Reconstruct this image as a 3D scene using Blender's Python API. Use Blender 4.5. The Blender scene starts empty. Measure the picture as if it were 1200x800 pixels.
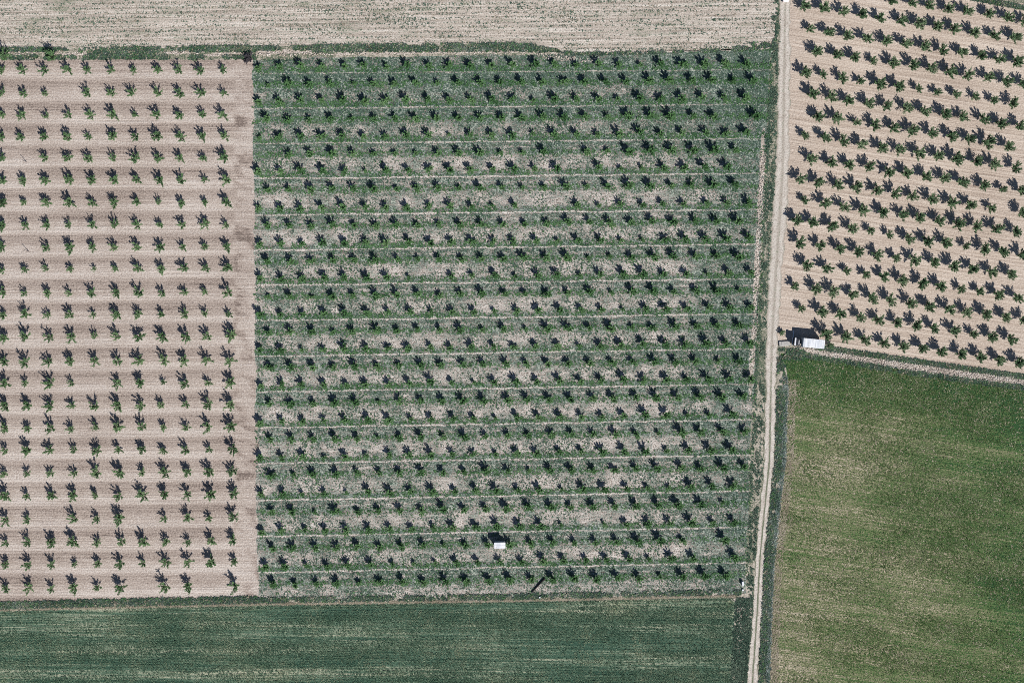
import bpy, bmesh, math, random
import numpy as np
from mathutils import Vector, Matrix

random.seed(11)
rng = np.random.default_rng(11)
S = 0.24            # metres on the ground per photo pixel
H = 280.0           # height of the drone over the fields
scene = bpy.context.scene
COL = scene.collection

def W(px, py, z=0.0):
    """photo pixel on the ground -> world point"""
    return ((px - 600.0) * S, (400.0 - py) * S, z)

def base_of(px, py, z):
    """where a thing stands whose centre, z metres up, is seen over ground pixel (px, py)"""
    k = (H - z) / H
    return ((px - 600.0) * S * k, (400.0 - py) * S * k)

# ------------------------------------------------------------------ materials
class Mat:
    def __init__(self, name, rough=0.9):
        self.m = bpy.data.materials.new(name)
        self.m.use_nodes = True
        self.nt = self.m.node_tree
        self.b = self.nt.nodes['Principled BSDF']
        self.b.inputs['Roughness'].default_value = rough
        self.b.inputs['Specular IOR Level'].default_value = 0.15
    def n(self, t): return self.nt.nodes.new(t)
    def link(self, a, b): self.nt.links.new(a, b)
    def put(self, sock, v):
        if isinstance(v, bpy.types.NodeSocket): self.link(v, sock)
        else: sock.default_value = v
    def math(self, op, a, b=0.0, c=0.0, clamp=False):
        k = self.n('ShaderNodeMath'); k.operation = op; k.use_clamp = clamp
        self.put(k.inputs[0], a); self.put(k.inputs[1], b)
        if len(k.inputs) > 2: self.put(k.inputs[2], c)
        return k.outputs[0]
    def add(self, *a):
        r = a[0]
        for x in a[1:]: r = self.math('ADD', r, x)
        return r
    def lin(self, a, lo, hi, l2=0.0, h2=1.0, smooth=True):
        k = self.n('ShaderNodeMapRange')
        k.interpolation_type = 'SMOOTHSTEP' if smooth else 'LINEAR'
        self.put(k.inputs['Value'], a)
        for nm, v in (('From Min', lo), ('From Max', hi), ('To Min', l2), ('To Max', h2)): k.inputs[nm].default_value = v
        return k.outputs[0]
    def coord(self, kind='Object'):
        return self.n('ShaderNodeTexCoord').outputs[kind]
    def mapping(self, vec, scale=(1, 1, 1), rot=0.0, loc=(0, 0, 0)):
        if rot:
            q = self.n('ShaderNodeMapping'); self.link(vec, q.inputs['Vector']); q.inputs['Rotation'].default_value = (0, 0, rot); vec = q.outputs[0]
        k = self.n('ShaderNodeMapping'); self.link(vec, k.inputs['Vector'])
        k.inputs['Scale'].default_value = scale; k.inputs['Location'].default_value = loc
        return k.outputs[0]
    def noise(self, vec, scale, detail=3.0, rough=0.55, dist=0.0):
        k = self.n('ShaderNodeTexNoise'); self.link(vec, k.inputs['Vector'])
        k.inputs['Scale'].default_value = scale; k.inputs['Detail'].default_value = detail
        k.inputs['Roughness'].default_value = rough; k.inputs['Distortion'].default_value = dist
        return k.outputs[0]
    def mix(self, f, a, b):
        k = self.n('ShaderNodeMix'); k.data_type = 'RGBA'
        self.put(k.inputs[0], f)
        for s, v in ((k.inputs[6], a), (k.inputs[7], b)):
            self.put(s, v if isinstance(v, bpy.types.NodeSocket) else (*v, 1.0))
        return k.outputs[2]
    def ramp(self, f, stops, interp='LINEAR'):
        k = self.n('ShaderNodeValToRGB'); self.put(k.inputs[0], f); cr = k.color_ramp; cr.interpolation = interp
        while len(cr.elements) < len(stops): cr.elements.new(0.5)
        for e, (p, c) in zip(cr.elements, stops):
            e.position = p; e.color = (*c, 1.0) if isinstance(c, tuple) else (c, c, c, 1.0)
        return k.outputs[0]
    def color(self, c): self.put(self.b.inputs['Base Color'], c if isinstance(c, bpy.types.NodeSocket) else (*c, 1.0)); return self
    def bump(self, h, dist=0.1, strength=1.0):
        k = self.n('ShaderNodeBump'); k.inputs['Distance'].default_value = dist; k.inputs['Strength'].default_value = strength
        self.link(h, k.inputs['Height']); self.link(k.outputs[0], self.b.inputs['Normal'])
    def sep(self, vec):
        k = self.n('ShaderNodeSeparateXYZ'); self.link(vec, k.inputs[0]); return k.outputs

def plain(name, c, rough=0.6, var=0.12, metal=0.0, scale=3.0):
    """paint, wood, metal: one colour worn and dirtied by noise"""
    M = Mat(name, rough); o = M.coord()
    f = M.noise(o, scale, 4); g = M.noise(o, scale * 9, 3)
    d = M.lin(M.add(M.math('MULTIPLY', f, 0.7), M.math('MULTIPLY', g, 0.3)), 0.35, 0.7)
    M.color(M.mix(d, tuple(x * (1 - var) for x in c), tuple(min(1, x * (1 + var)) for x in c)))
    M.b.inputs['Metallic'].default_value = metal
    return M.m

def leaf_mat(name, stops, transl=0.25, patch=None):
    """foliage: colour by leaf, with slow drift from place to place"""
    M = Mat(name, 0.6)
    g = M.n('ShaderNodeNewGeometry')
    oi = M.n('ShaderNodeObjectInfo')
    pos = M.noise(g.outputs['Position'], 0.12, 3)
    f = M.add(M.math('MULTIPLY', g.outputs['Random Per Island'], 0.62), M.math('MULTIPLY', M.math('SUBTRACT', pos, 0.5), 1.1), M.math('MULTIPLY', oi.outputs['Random'], 0.22), 0.1)
    c = M.ramp(f, stops)
    M.color(c)
    t = M.n('ShaderNodeBsdfTranslucent'); M.link(c, t.inputs['Color'])
    mx = M.n('ShaderNodeMixShader'); mx.inputs[0].default_value = transl
    M.link(M.b.outputs[0], mx.inputs[1]); M.link(t.outputs[0], mx.inputs[2])
    M.link(mx.outputs[0], M.nt.nodes['Material Output'].inputs['Surface'])
    return M.m

# ------------------------------------------------------------------ mesh helpers
def tag(o, label, cat, group=None, kind=None):
    o['label'] = label; o['category'] = cat
    if group: o['group'] = group
    if kind: o['kind'] = kind
    return o

def roof_mat(name):
    M = Mat(name, .5); o = M.coord()
    sh = M.noise(M.mapping(o, (1.6, .25, 1)), 1.0, 2); stn = M.noise(o, 1.1, 5, .65)
    c = M.mix(M.lin(sh, .42, .6), (.56, .58, .61), (.72, .73, .74))
    M.color(M.mix(M.lin(stn, .52, .72, 0, .6), c, (.33, .31, .29)))
    return M.m

def mesh_np(name, V, F, mats, midx=None):
    """V (n,3); F (m,k) all faces of one size"""
    V = np.asarray(V, np.float32); F = np.asarray(F, np.int32)
    me = bpy.data.meshes.new(name)
    k = F.shape[1]
    me.vertices.add(len(V)); me.vertices.foreach_set('co', V.ravel())
    me.loops.add(F.size); me.loops.foreach_set('vertex_index', F.ravel())
    me.polygons.add(len(F))
    me.polygons.foreach_set('loop_start', np.arange(0, F.size, k, dtype=np.int32))
    for m in mats: me.materials.append(m)
    if midx is not None: me.polygons.foreach_set('material_index', np.asarray(midx, np.int32))
    me.update(calc_edges=True); me.validate()
    return me

def link(name, me, parent=None, loc=None):
    o = bpy.data.objects.new(name, me); COL.objects.link(o)
    if parent: o.parent = parent
    if loc: o.location = loc
    return o

def empty(name, loc, rz=0.0):
    o = bpy.data.objects.new(name, None); COL.objects.link(o)
    o.location = loc; o.rotation_euler = (0, 0, rz); o.empty_display_size = 0.5
    return o

def box(bm, c, s, bev=0.0, rz=0.0, taper=None):
    r = bmesh.ops.create_cube(bm, size=1.0)
    vs = r['verts']
    for v in vs:
        if taper and v.co.z > 0: v.co.x *= taper[0]; v.co.y *= taper[1]
        v.co = Vector((v.co.x * s[0], v.co.y * s[1], v.co.z * s[2]))
    if rz: bmesh.ops.rotate(bm, verts=vs, cent=(0, 0, 0), matrix=Matrix.Rotation(rz, 3, 'Z'))
    bmesh.ops.translate(bm, verts=vs, vec=c)
    if bev:
        es = list({e for v in vs for e in v.link_edges})
        bmesh.ops.bevel(bm, geom=es, offset=bev, segments=2, affect='EDGES', profile=0.6)

def cyl(bm, p0, p1, r0, r1, seg=14):
    p0, p1 = Vector(p0), Vector(p1); d = p1 - p0
    M = Matrix.Translation((p0 + p1) / 2) @ d.to_track_quat('Z', 'Y').to_matrix().to_4x4()
    bmesh.ops.create_cone(bm, cap_ends=True, segments=seg, radius1=r0, radius2=r1, depth=d.length, matrix=M)

def bobj(name, bm, mat, parent=None, loc=None):
    me = bpy.data.meshes.new(name); bm.to_mesh(me); bm.free()
    me.materials.append(mat)
    return link(name, me, parent, loc)

# value noise for scattering
_NT = rng.random((256, 256))
def vnoise(x, y, f):
    x = x * f; y = y * f
    ix = np.floor(x).astype(int); iy = np.floor(y).astype(int)
    fx = x - ix; fy = y - iy
    fx = fx * fx * (3 - 2 * fx); fy = fy * fy * (3 - 2 * fy)
    g = lambda a, b: _NT[a & 255, b & 255]
    return (g(ix, iy) * (1 - fx) + g(ix + 1, iy) * fx) * (1 - fy) + (g(ix, iy + 1) * (1 - fx) + g(ix + 1, iy + 1) * fx) * fy
def fbm(x, y, f):
    return 0.55 * vnoise(x, y, f) + 0.3 * vnoise(x + 31.7, y + 11.3, f * 2.1) + 0.15 * vnoise(x + 7.1, y + 57.9, f * 4.3)

def tufts(px, py, rad, hgt, nb=5, width=0.35, lift=0.3, z0=0.01):
    """blade tufts at photo pixels: nb triangles each, spreading to rad (m), rising to hgt (m)"""
    n = len(px)
    rad = np.broadcast_to(rad, (n,)); hgt = np.broadcast_to(hgt, (n,))
    x = (px - 600) * S; y = (400 - py) * S
    a = rng.random((n, 1)) * 6.283 + np.arange(nb)[None] * (6.283 / nb) + rng.normal(0, 0.35, (n, nb))
    r = rad[:, None] * rng.uniform(0.55, 1.2, (n, nb)); h = hgt[:, None] * rng.uniform(lift, 1.1, (n, nb))
    w = r * width
    ca, sa = np.cos(a), np.sin(a)
    V = np.empty((n, nb, 3, 3), np.float32)
    X, Y = x[:, None], y[:, None]
    V[:, :, 0, 0] = X - sa * w - ca * w * .3; V[:, :, 0, 1] = Y + ca * w - sa * w * .3; V[:, :, 0, 2] = z0
    V[:, :, 1, 0] = X + sa * w - ca * w * .3; V[:, :, 1, 1] = Y - ca * w - sa * w * .3; V[:, :, 1, 2] = z0 + 0.25 * h
    V[:, :, 2, 0] = X + ca * r; V[:, :, 2, 1] = Y + sa * r; V[:, :, 2, 2] = z0 + h
    V = V.reshape(-1, 3)
    return V, np.arange(len(V), dtype=np.int32).reshape(-1, 3)

def stuff(name, parts, label, cat):
    """parts: [(V, F, material)] -> one stuff object"""
    Vs, Fs, mi, off = [], [], [], 0
    for i, (V, F, m) in enumerate(parts):
        Vs.append(V); Fs.append(F + off); mi.append(np.full(len(F), i)); off += len(V)
    me = mesh_np(name, np.concatenate(Vs), np.concatenate(Fs), [p[2] for p in parts], np.concatenate(mi))
    return tag(link(name, me), label, cat, kind='stuff')

# ------------------------------------------------------------------ layout, in photo pixels
XI = np.interp
# centre orchard: y of each row of shadows at x = 320, first and last shadow, gaps
CY = [73, 93, 113.3, 134.3, 154.5, 175.3, 195, 216.3, 238, 259, 279.5, 299.8, 320.3, 341, 361.5, 382.8, 403.3, 424, 445, 466, 486.8, 508, 528.7, 549.7, 571.5, 593, 614.3, 635, 656, 677.3]
CX = [(324, 869, 22), (310, 878, 23), (323.7, 868, 22), (309.5, 880, 23), (323, 869, 22), (310, 856, 22), (324, 846, 21), (310.5, 856, 22), (324, 871, 22), (311, 859, 22),
      (325, 872, 22), (311, 859.5, 22), (325, 873.7, 22), (311, 860, 22), (325, 875, 22), (311, 861, 22), (325, 872.5, 22), (313.5, 861, 22), (326, 874.5, 22), (312.5, 865, 22),
      (326, 851, 21), (313, 867, 22), (326, 851, 21), (314, 866, 22), (326, 854, 21), (314, 840.5, 21), (327, 854.5, 21), (314.5, 844, 21), (329.5, 856.7, 21), (316, 844.5, 21)]
CGAP = {5: (310, 660), 8: (625, 649), 12: (501,), 3: (855,), 6: (672,), 26: (680,), 27: (817,), 28: (831,)}
def crow_y(i, x):            # i may be fractional
    yl = np.interp(i, np.arange(30), CY) + np.where(np.asarray(i) < 0, np.asarray(i) * 20, 0) + np.where(np.asarray(i) > 29, (np.asarray(i) - 29) * 20.8, 0)
    s = 4 + 7 * np.asarray(i) / 29
    return yl - (x - 320) / 540 * s
_it = np.linspace(-3, 33, 361)
def crow_i(x, y):            # photo pixel -> row number
    x = np.asarray(x, float); y = np.asarray(y, float)
    j = (y - 73) / 20.85
    for _ in range(6): j = j + (y - crow_y(j, x)) / 20.85
    return j
C_LEFT = lambda y: 296.5 + (y - 71) / 632 * 6
C_RIGHT = lambda y: XI(y, [55, 70, 240, 400, 560, 690, 720], [905, 899, 890, 882, 874, 870, 869])
C_TOP = lambda x: XI(x, [290, 600, 905], [70, 65, 58])
C_BOT = lambda x: XI(x, [290, 600, 875], [702, 699, 694])
# left orchard: crown y and crown x (quarter pixels); s small, b big, d dead stick
LROW = [
 (82, "2 100 205 315 405 520 625s 740 840 940 1045s"), (109, "5 105 207s 410 520 615 740 840 940 1050s"),
 (135, "5 100 215s 320 420 530b 630s 735b 840 950s 1045"), (160, "5 95 205 315 412s 528 630 735b 845 950 1052"),
 (185.5, "5 112d 210 315 415 530 632b 740 845 955s 1050b"), (211, "8 108 212 325 430 535b 640 750 850 960s 1060b"),
 (237.5, "10 110s 215 325b 432 535 640 742s 850 960s 1062b"), (263.5, "8 115 218 322s 430 535 640 750s 855 960 1060s"),
 (290, "5 122d 218 327b 432 537 645 752 855s 960s 1065"), (315, "8 115s 215s 330s 440t 540s 645 755 862 965 1068"),
 (343, "10 115s 220 325s 430 545 650b 755 865s 960s 1068b"), (368.5, "12 115b 220s 325 435s 545b 648 757s 865 962s 1072s"),
 (394.5, "15 115 232 330b 440s 548 650 760 865b 970 1085b"), (423.5, "15 115 222 327 440 545 650 768 862 970 1078"),
 (449, "18 118s 228b 335s 548 655 765t 868 975s 1080b"), (475, "20 125 230 335s 443 550 658 755s 870s 978b 1080b"),
 (501, "20 128s 235 332s 450s 550b 660 765s 872s 972 1082b"), (527.5, "22s 125 230 343s 450 555s 665 765s 870 980s 1085b"),
 (554, "18s 125s 235s 345s 450 560b 665s 770 878 980 1088"), (580, "18b 125s 238 342 445s 555 665b 770 875 988b 1095"),
 (608, "20 125s 345 452s 558b 770s 878 980s 1092"), (635, "25s 130 240 340b 455s 565 668b 778s 882s 988 1090"),
 (660, "25s 130 242s 348t 457s 560 670s 775 882 988b 1098s"), (688.5, "25s 132 240s 345 455s 562 775b 882 1098b")]
L_BOT = lambda x: XI(x, [-200, 0, 100, 200, 300], [709, 706, 703, 701, 699])
# right orchard: crowns in quarter pixels from (900, 0)
RROW = [
 "585,0 680,10 760,25 850,38 940,48 1040,62 1130,80 1210,92", "175,25 265,38 358,55 445,65 530,85 630,95 715,110 800,120 880,135 975,150 1072,165 1165,175",
 "200,135s 290,148 378,165 468,178 562,190 650,205 742,218 822,235 915,245 1005,260 1090,275 1175,285", "235,240 330,258 412,268 497,285s 592,298 685,305 770,318 860,335 942,350 1038,362 1125,380 1205,392",
 "178,338 262,348s 352,365 435,378s 530,390 618,402 710,415s 797,432s 885,440s 975,452s 1062,470s 1155,485", "215,440 300,450 380,468 475,482 562,497 655,505 740,520 838,535 920,548 1015,560 1100,578 1185,590",
 "240,545 330,553 418,572s 505,585 595,600 682,612 775,625 868,638 950,652 1040,665b 1135,685", "178,635s 270,645 355,660 445,678 537,692 620,702 712,718 805,730 890,742b 985,755 1070,770 1165,785",
 "207,745 300,760 385,770 480,782 570,805 655,812 745,828 835,835 920,852 1020,868 1105,885s 1195,895", "155,838 240,852 330,865 420,875 515,890 600,905 685,918 775,935 870,950 955,960 1050,975s 1198,994",
 "177,940s 272,955 362,970 452,985 545,995 637,1008 715,1020 805,1035 900,1050 985,1062 1078,1075 1170,1087", "140,1032 212,1045 305,1058 397,1072 483,1082s 570,1100s 665,1118 755,1130 840,1140 932,1155s 1022,1170 1110,1180 1200,1192",
 "152,1138 248,1150 340,1165 425,1180 517,1193 603,1207s 690,1218 785,1230 878,1247 965,1260 1052,1275 1145,1287", "185,1242 280,1257 370,1270s 460,1287s 547,1298 632,1312 728,1328 815,1340 908,1355s 995,1368s 1085,1380 1175,1395",
 "128,1340s 228,1355 310,1368 400,1380 490,1397 580,1408 672,1422 762,1437 855,1450 937,1465 1028,1475 1120,1488 1205,1500", "157,1445s 255,1460 342,1470 435,1488 525,1500 608,1512 702,1527 785,1538 880,1552 968,1568s 1055,1580 1145,1590",
 "275,1566b 372,1580 462,1593 550,1608 640,1625 730,1635 815,1648 910,1660 1000,1675 1090,1688 1182,1700"]
# the track
TY = [-240, -20, 0, 100, 200, 300, 390, 420, 540, 600, 660, 720, 800, 1000]
TXc = [923, 920.5, 920.3, 918.5, 917, 910.5, 905, 904, 901.5, 895.5, 890, 887, 881.5, 872]
TW = [13, 13, 13, 14, 16, 17, 14.5, 14, 12.5, 11.5, 11, 11, 14, 14]
track_x = lambda y: XI(y, TY, TXc)
track_w = lambda y: XI(y, TY, TW)
# stony strip beside the meadow
SX = [930, 960, 1005, 1080, 1140, 1200, 1500]
S_TOP = lambda x: XI(x, SX, [405.5, 409, 415.5, 426.5, 435, 443.5, 486])
S_BOT = lambda x: XI(x, SX, [411, 417, 424, 436, 444.5, 451.5, 495])
DITCH_L = lambda y: track_x(y) + track_w(y) * 0.55
DITCH_R = lambda y: XI(y, [410, 430, 450, 540, 600, 660, 720, 800, 1000], [914, 922, 925, 922, 915, 909, 906, 903.5, 894])
# rough verges
V_TOP = lambda x: XI(x, [-300, 0, 100, 220, 300, 450, 600, 625, 650, 680, 800, 905], [57, 57, 58, 56, 55, 53, 51.5, 53, 60, 62, 59.5, 56])

# ------------------------------------------------------------------ ground sheets
def sheet(name, pts, z, mat, jit=0.0, step=4.0):
    """polygon in photo pixels with an uneven outline"""
    out = []
    for (x0, y0), (x1, y1) in zip(pts, pts[1:] + pts[:1]):
        L = math.hypot(x1 - x0, y1 - y0); k = max(1, int(L / step))
        for t in range(k):
            f = t / k; x = x0 + (x1 - x0) * f; y = y0 + (y1 - y0) * f
            if jit and t:
                d = (vnoise(np.array([x + 500]), np.array([y + 500]), 0.07)[0] - .5) * 1.3 + (vnoise(np.array([x + 500]), np.array([y + 900]), 0.31)[0] - .5)
                x += (y1 - y0) / L * d * jit; y -= (x1 - x0) / L * d * jit
            out.append(W(x, y, z))
    bm = bmesh.new()
    f = bm.faces.new([bm.verts.new(p) for p in out])
    if f.normal.z < 0 or True:
        f.normal_update()
        if f.normal.z < 0: f.normal_flip()
    bmesh.ops.triangulate(bm, faces=[f])
    return bobj(name, bm, mat)

def grid_sheet(name, left, right, top, bot, z, mat, vfun, nx=48, ny=420, jit=1.5):
    """four-sided field whose second UV coordinate counts its rows"""
    u, t = np.meshgrid(np.linspace(0, 1, nx + 1), np.linspace(0, 1, ny + 1))
    y = 380 + 0 * u
    x = u * 0
    for _ in range(6):
        x = left(y) + (right(y) - left(y)) * u
        y = top(x) + (bot(x) - top(x)) * t
    e = (vnoise(x + 90, y + 30, 0.11) - .5) * 2 * jit + (vnoise(x + 190, y + 330, 0.03) - .5) * 2.2 * jit + (vnoise(x + 9, y + 430, 0.4) - .5) * jit
    x = x + np.where((u == 0) | (u == 1), e, 0); y = y + np.where((t == 0) | (t == 1), e, 0)
    V = np.stack([(x - 600) * S, (400 - y) * S, np.full_like(x, z)], -1).reshape(-1, 3)
    i = np.arange((nx + 1) * (ny + 1)).reshape(ny + 1, nx + 1)
    F = np.stack([i[1:, :-1], i[1:, 1:], i[:-1, 1:], i[:-1, :-1]], -1).reshape(-1, 4)
    me = mesh_np(name, V, F, [mat])
    uv = np.stack([x / 25.0, vfun(x, y)], -1).reshape(-1, 2).astype(np.float32)
    l = me.uv_layers.new(name='rows'); l.data.foreach_set('uv', uv[F.ravel()].ravel())
    return link(name, me)

def structure(o, label, cat): return tag(o, label, cat, kind='structure')

# soil: pale stony loam, sRGB about 190 175 160 in full sun
SOIL_L, SOIL_M, SOIL_D = (.47, .39, .325), (.385, .315, .26), (.235, .185, .155)

def furrows(M, o, rot, a=1.0):
    """fine long streaks along the rows; returns -0.5..0.5"""
    m1 = M.mapping(o, (0.03, 1.6, 1), rot); m2 = M.mapping(o, (0.06, 3.4, 1), rot)
    s = M.add(M.math('MULTIPLY', M.noise(m1, 1.0, 2), 0.55), M.math('MULTIPLY', M.noise(m2, 1.0, 2), 0.45))
    return M.math('MULTIPLY', M.math('SUBTRACT', s, 0.5), a)

def soil_fields(M, o, rot):
    big = M.math('SUBTRACT', M.noise(o, 0.035, 3), .5)
    mid = M.math('SUBTRACT', M.noise(o, 0.5, 4), .5)
    fine = M.math('MULTIPLY', M.math('SUBTRACT', M.noise(o, 2.2, 4, 0.7), .5), 1.7)
    st = furrows(M, o, rot)
    return big, mid, fine, st

# --- base ground, everything beyond the fields
M = Mat('pasture_ground'); o = M.coord(); big, mid, fine, st = soil_fields(M, o, 0.0)
f = M.add(M.math('MULTIPLY', big, 1.4), mid, M.math('MULTIPLY', fine, 1.2), 0.5)
M.color(M.ramp(f, [(.1, (.055, .085, .055)), (.36, (.12, .145, .095)), (.52, (.25, .23, .175)), (.8, (.47, .42, .355))])); M.bump(fine, .12)
MAT_BASE = M.m
bm = bmesh.new(); bmesh.ops.create_grid(bm, x_segments=8, y_segments=8, size=3000)
structure(bobj('ground', bm, MAT_BASE), 'rough grassy ground under and between the fields', 'ground')

# --- left ploughed orchard soil
M = Mat('ploughed_soil'); o = M.coord(); big, mid, fine, st = soil_fields(M, o, 0.0)
v = M.sep(M.coord('UV'))[1]
ph = M.math('FRACT', M.add(v, M.math('MULTIPLY', mid, 0.16)))
band = M.ramp(ph, [(0.0, .50), (.10, .66), (.30, .72), (.42, .45), (.50, .26), (.72, .30), (.84, .42), (.92, .52), (1.0, .50)], 'B_SPLINE')
ux = M.sep(M.coord('UV'))[0]
hl = M.lin(ux, 10.85, 11.15)                       # bare headland where the plough turned
blot = M.math('MULTIPLY', M.lin(M.noise(M.mapping(o, (.14, .24, 1), .4), 1.0, 3), .47, .70), -.55)
band = M.mix(hl, band, M.add(.57, blot))
f = M.add(M.math('MULTIPLY', M.math('SUBTRACT', band, .5), 1.0), M.math('MULTIPLY', st, 1.25), M.math('MULTIPLY', fine, 1.15), M.math('MULTIPLY', big, .7), M.math('MULTIPLY', mid, .3), .56)
M.color(M.ramp(f, [(0.0, (.16, .125, .105)), (.33, (.315, .255, .215)), (.62, (.41, .345, .295)), (1.0, (.56, .50, .445))]))
M.bump(M.add(st, M.math('MULTIPLY', fine, .8)), .22, .8)
MAT_PLOUGH = M.m
lrow_c = np.array([r[0] for r in LROW])
def lrow_i(x, y):
    return np.interp(y + (x - 150) * 0.010 * (y / 690), lrow_c, np.arange(24)) + np.where(y > 688.5, (y - 688.5) / 26.4, 0) + np.where(y < 82, (y - 82) / 26.4, 0)
structure(grid_sheet('ploughed_field', lambda y: -320 + 0 * y, lambda y: C_LEFT(y) + 1.5, lambda x: 69.5 + 0 * x, L_BOT, .004, MAT_PLOUGH, lrow_i),
          'bare brown ploughed soil in bands under the sparse young trees', 'field')

# --- right orchard soil
RS = 0.148; RA = math.atan(RS)
M = Mat('harrowed_soil'); o = M.coord(); big, mid, fine, st = soil_fields(M, o, RA)
v = M.sep(M.coord('UV'))[1]
ph = M.math('FRACT', M.add(v, M.math('MULTIPLY', mid, 0.12)))
band = M.ramp(ph, [(0.0, .55), (.2, .62), (.38, .60), (.5, .40), (.60, .62), (.72, .45), (.86, .62), (1.0, .55)], 'B_SPLINE')
f = M.add(M.math('MULTIPLY', M.math('SUBTRACT', band, .5), .9), M.math('MULTIPLY', st, 1.9), M.math('MULTIPLY', fine, .95), M.math('MULTIPLY', big, .5), .58)
M.color(M.ramp(f, [(0.0, (.18, .135, .105)), (.32, (.345, .275, .22)), (.62, (.455, .375, .305)), (1.0, (.60, .52, .44))]))
M.bump(M.add(st, M.math('MULTIPLY', fine, .6)), .2, .8)
MAT_HARROW = M.m
structure(grid_sheet('harrowed_field', lambda y: track_x(y) + 4, lambda y: 1500 + 0 * y, lambda x: np.minimum(-12 + (x - 1040) * .10, 60) - 0, lambda x: S_TOP(np.maximum(x, 930)) - 2, .006, MAT_HARROW,
          lambda x, y: (y - RS * (x - 940)) / 25.35 + 0.0, nx=40, ny=160), 'pale harrowed soil striped between rows of bushy trees', 'field')

# --- top stubble field
M = Mat('stubble_soil'); o = M.coord(); big, mid, fine, st = soil_fields(M, o, -0.012)
wd = M.mapping(o, (0.10, 0.55, 1), -.012)
weed = M.add(M.math('MULTIPLY', M.math('SUBTRACT', M.noise(wd, 1.0, 4), .5), 1.7), M.math('MULTIPLY', fine, 1.5), M.math('MULTIPLY', st, 1.7), M.math('MULTIPLY', big, .6))
soil = M.ramp(M.add(M.math('MULTIPLY', st, 2.8), M.math('MULTIPLY', fine, 1.5), M.math('MULTIPLY', mid, .3), .57), [(0, (.19, .16, .13)), (.33, (.36, .312, .258)), (.62, (.475, .415, .352)), (1, (.65, .60, .53))])
M.color(M.mix(M.lin(weed, .14, .60), soil, (.165, .19, .125))); M.bump(M.add(st, fine), .15)
MAT_STUB = M.m
pts = [(x, float(V_TOP(x))) for x in (-320, 0, 100, 220, 300, 450, 600, 625, 650, 680, 800, 905)] + [(911, 20), (914, 0), (914, -320), (-320, -320)]
structure(sheet('stubble_field', pts, .004, MAT_STUB, 1.6), 'pale stubble field with thin weed streaks above the orchards', 'field')

# --- centre orchard floor
M = Mat('weedy_soil'); o = M.coord(); big, mid, fine, st = soil_fields(M, o, 0.012)
v = M.sep(M.coord('UV'))[1]
DENS = [(0.0, .37), (.10, .39), (.18, .56), (.27, .78), (.306, .74), (.326, .10), (.346, .14), (.366, .66), (.46, .64), (.486, .56), (.50, .34), (.514, .52), (.60, .68), (.68, .66), (.76, .50), (.86, .40), (1.0, .37)]
ph = M.math('FRACT', M.math('MULTIPLY', M.add(v, M.math('MULTIPLY', mid, .16), M.math('MULTIPLY', M.math('SUBTRACT', M.noise(o, .09, 2), .5), .22)), .5))
den = M.ramp(ph, DENS)
sx, sy, sz = M.sep(o)
boost = M.add(M.math('MULTIPLY', M.lin(sy, 42, 84), .34), M.math('MULTIPLY', M.lin(sx, 40, 68), .22), M.math('MULTIPLY', M.lin(sy, -40, -70), .06))
clump = M.math('SUBTRACT', M.noise(o, .16, 3), .5)
den = M.add(den, boost, M.math('MULTIPLY', clump, 1.3), M.math('MULTIPLY', M.math('SUBTRACT', M.noise(M.mapping(o, (.25, 1.1, 1)), 1.0, 3), .5), .9), -.05)
g = M.lin(M.add(den, M.math('MULTIPLY', fine, 1.7), M.math('MULTIPLY', mid, 1.1)), .32, .68)
soil = M.ramp(M.add(M.math('MULTIPLY', fine, 2.3), M.math('MULTIPLY', mid, .7), M.math('MULTIPLY', st, .5), .56), [(0, (.10, .085, .07)), (.30, (.30, .26, .215)), (.55, (.49, .435, .385)), (1, (.74, .69, .63))])  # darkest specks put the small shadows of weeds into the soil colour
grs = M.ramp(M.add(M.math('MULTIPLY', mid, 1.2), M.math('MULTIPLY', fine, 1.7), M.math('MULTIPLY', clump, .5), .5), [(.08, (.022, .046, .040)), (.38, (.080, .122, .100)), (.64, (.17, .215, .178)), (.92, (.40, .42, .35))])
M.color(M.mix(g, soil, grs)); M.bump(M.add(fine, M.math('MULTIPLY', g, .3)), .18)
MAT_WEEDY = M.m
structure(grid_sheet('orchard_ground', C_LEFT, lambda y: C_RIGHT(y) + 4, C_TOP, C_BOT, .008, MAT_WEEDY, crow_i), 'weedy orchard floor with pale wheel lines between green strips', 'field')

# --- bottom crop field
M = Mat('crop_ground'); o = M.coord(); big, mid, fine, st = soil_fields(M, o, .016)
w1 = M.mapping(o, (.012, .30, 1), .016)
bandn = M.math('SUBTRACT', M.noise(w1, 1.0, 3), .5)
f = M.add(M.math('MULTIPLY', bandn, 1.9), M.math('MULTIPLY', st, 2.4), M.math('MULTIPLY', fine, .9), M.math('MULTIPLY', big, .9), .46)
c = M.ramp(f, [(0.05, (0.03, 0.0715, 0.0479)), (0.38, (0.0656, 0.1232, 0.0822)), (0.58, (0.123, 0.1786, 0.12)), (0.8, (0.246, 0.2772, 0.1942)), (1, (0.3826, 0.3819, 0.2742))])
c = M.mix(M.lin(M.add(big, M.math('MULTIPLY', mid, .4)), .10, .34, 0, .7), c, (.115, .135, .055))
M.color(c); M.bump(M.add(st, fine), .2)
MAT_CROP = M.m
PALE = lambda x: XI(x, [-320, 0, 150, 300, 600, 850, 868], [717, 714.5, 711, 708, 703.8, 698.5, 699])
pts = [(x, float(PALE(x)) + .6) for x in (-320, 0, 150, 300, 450, 600, 730, 850)] + [(862, 705), (860, 740), (857, 800), (850, 1100), (-320, 1100)]
structure(sheet('crop_field', pts, .004, MAT_CROP, .8), 'dark green cereal crop in faint drill lines below the orchards', 'field')

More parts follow.
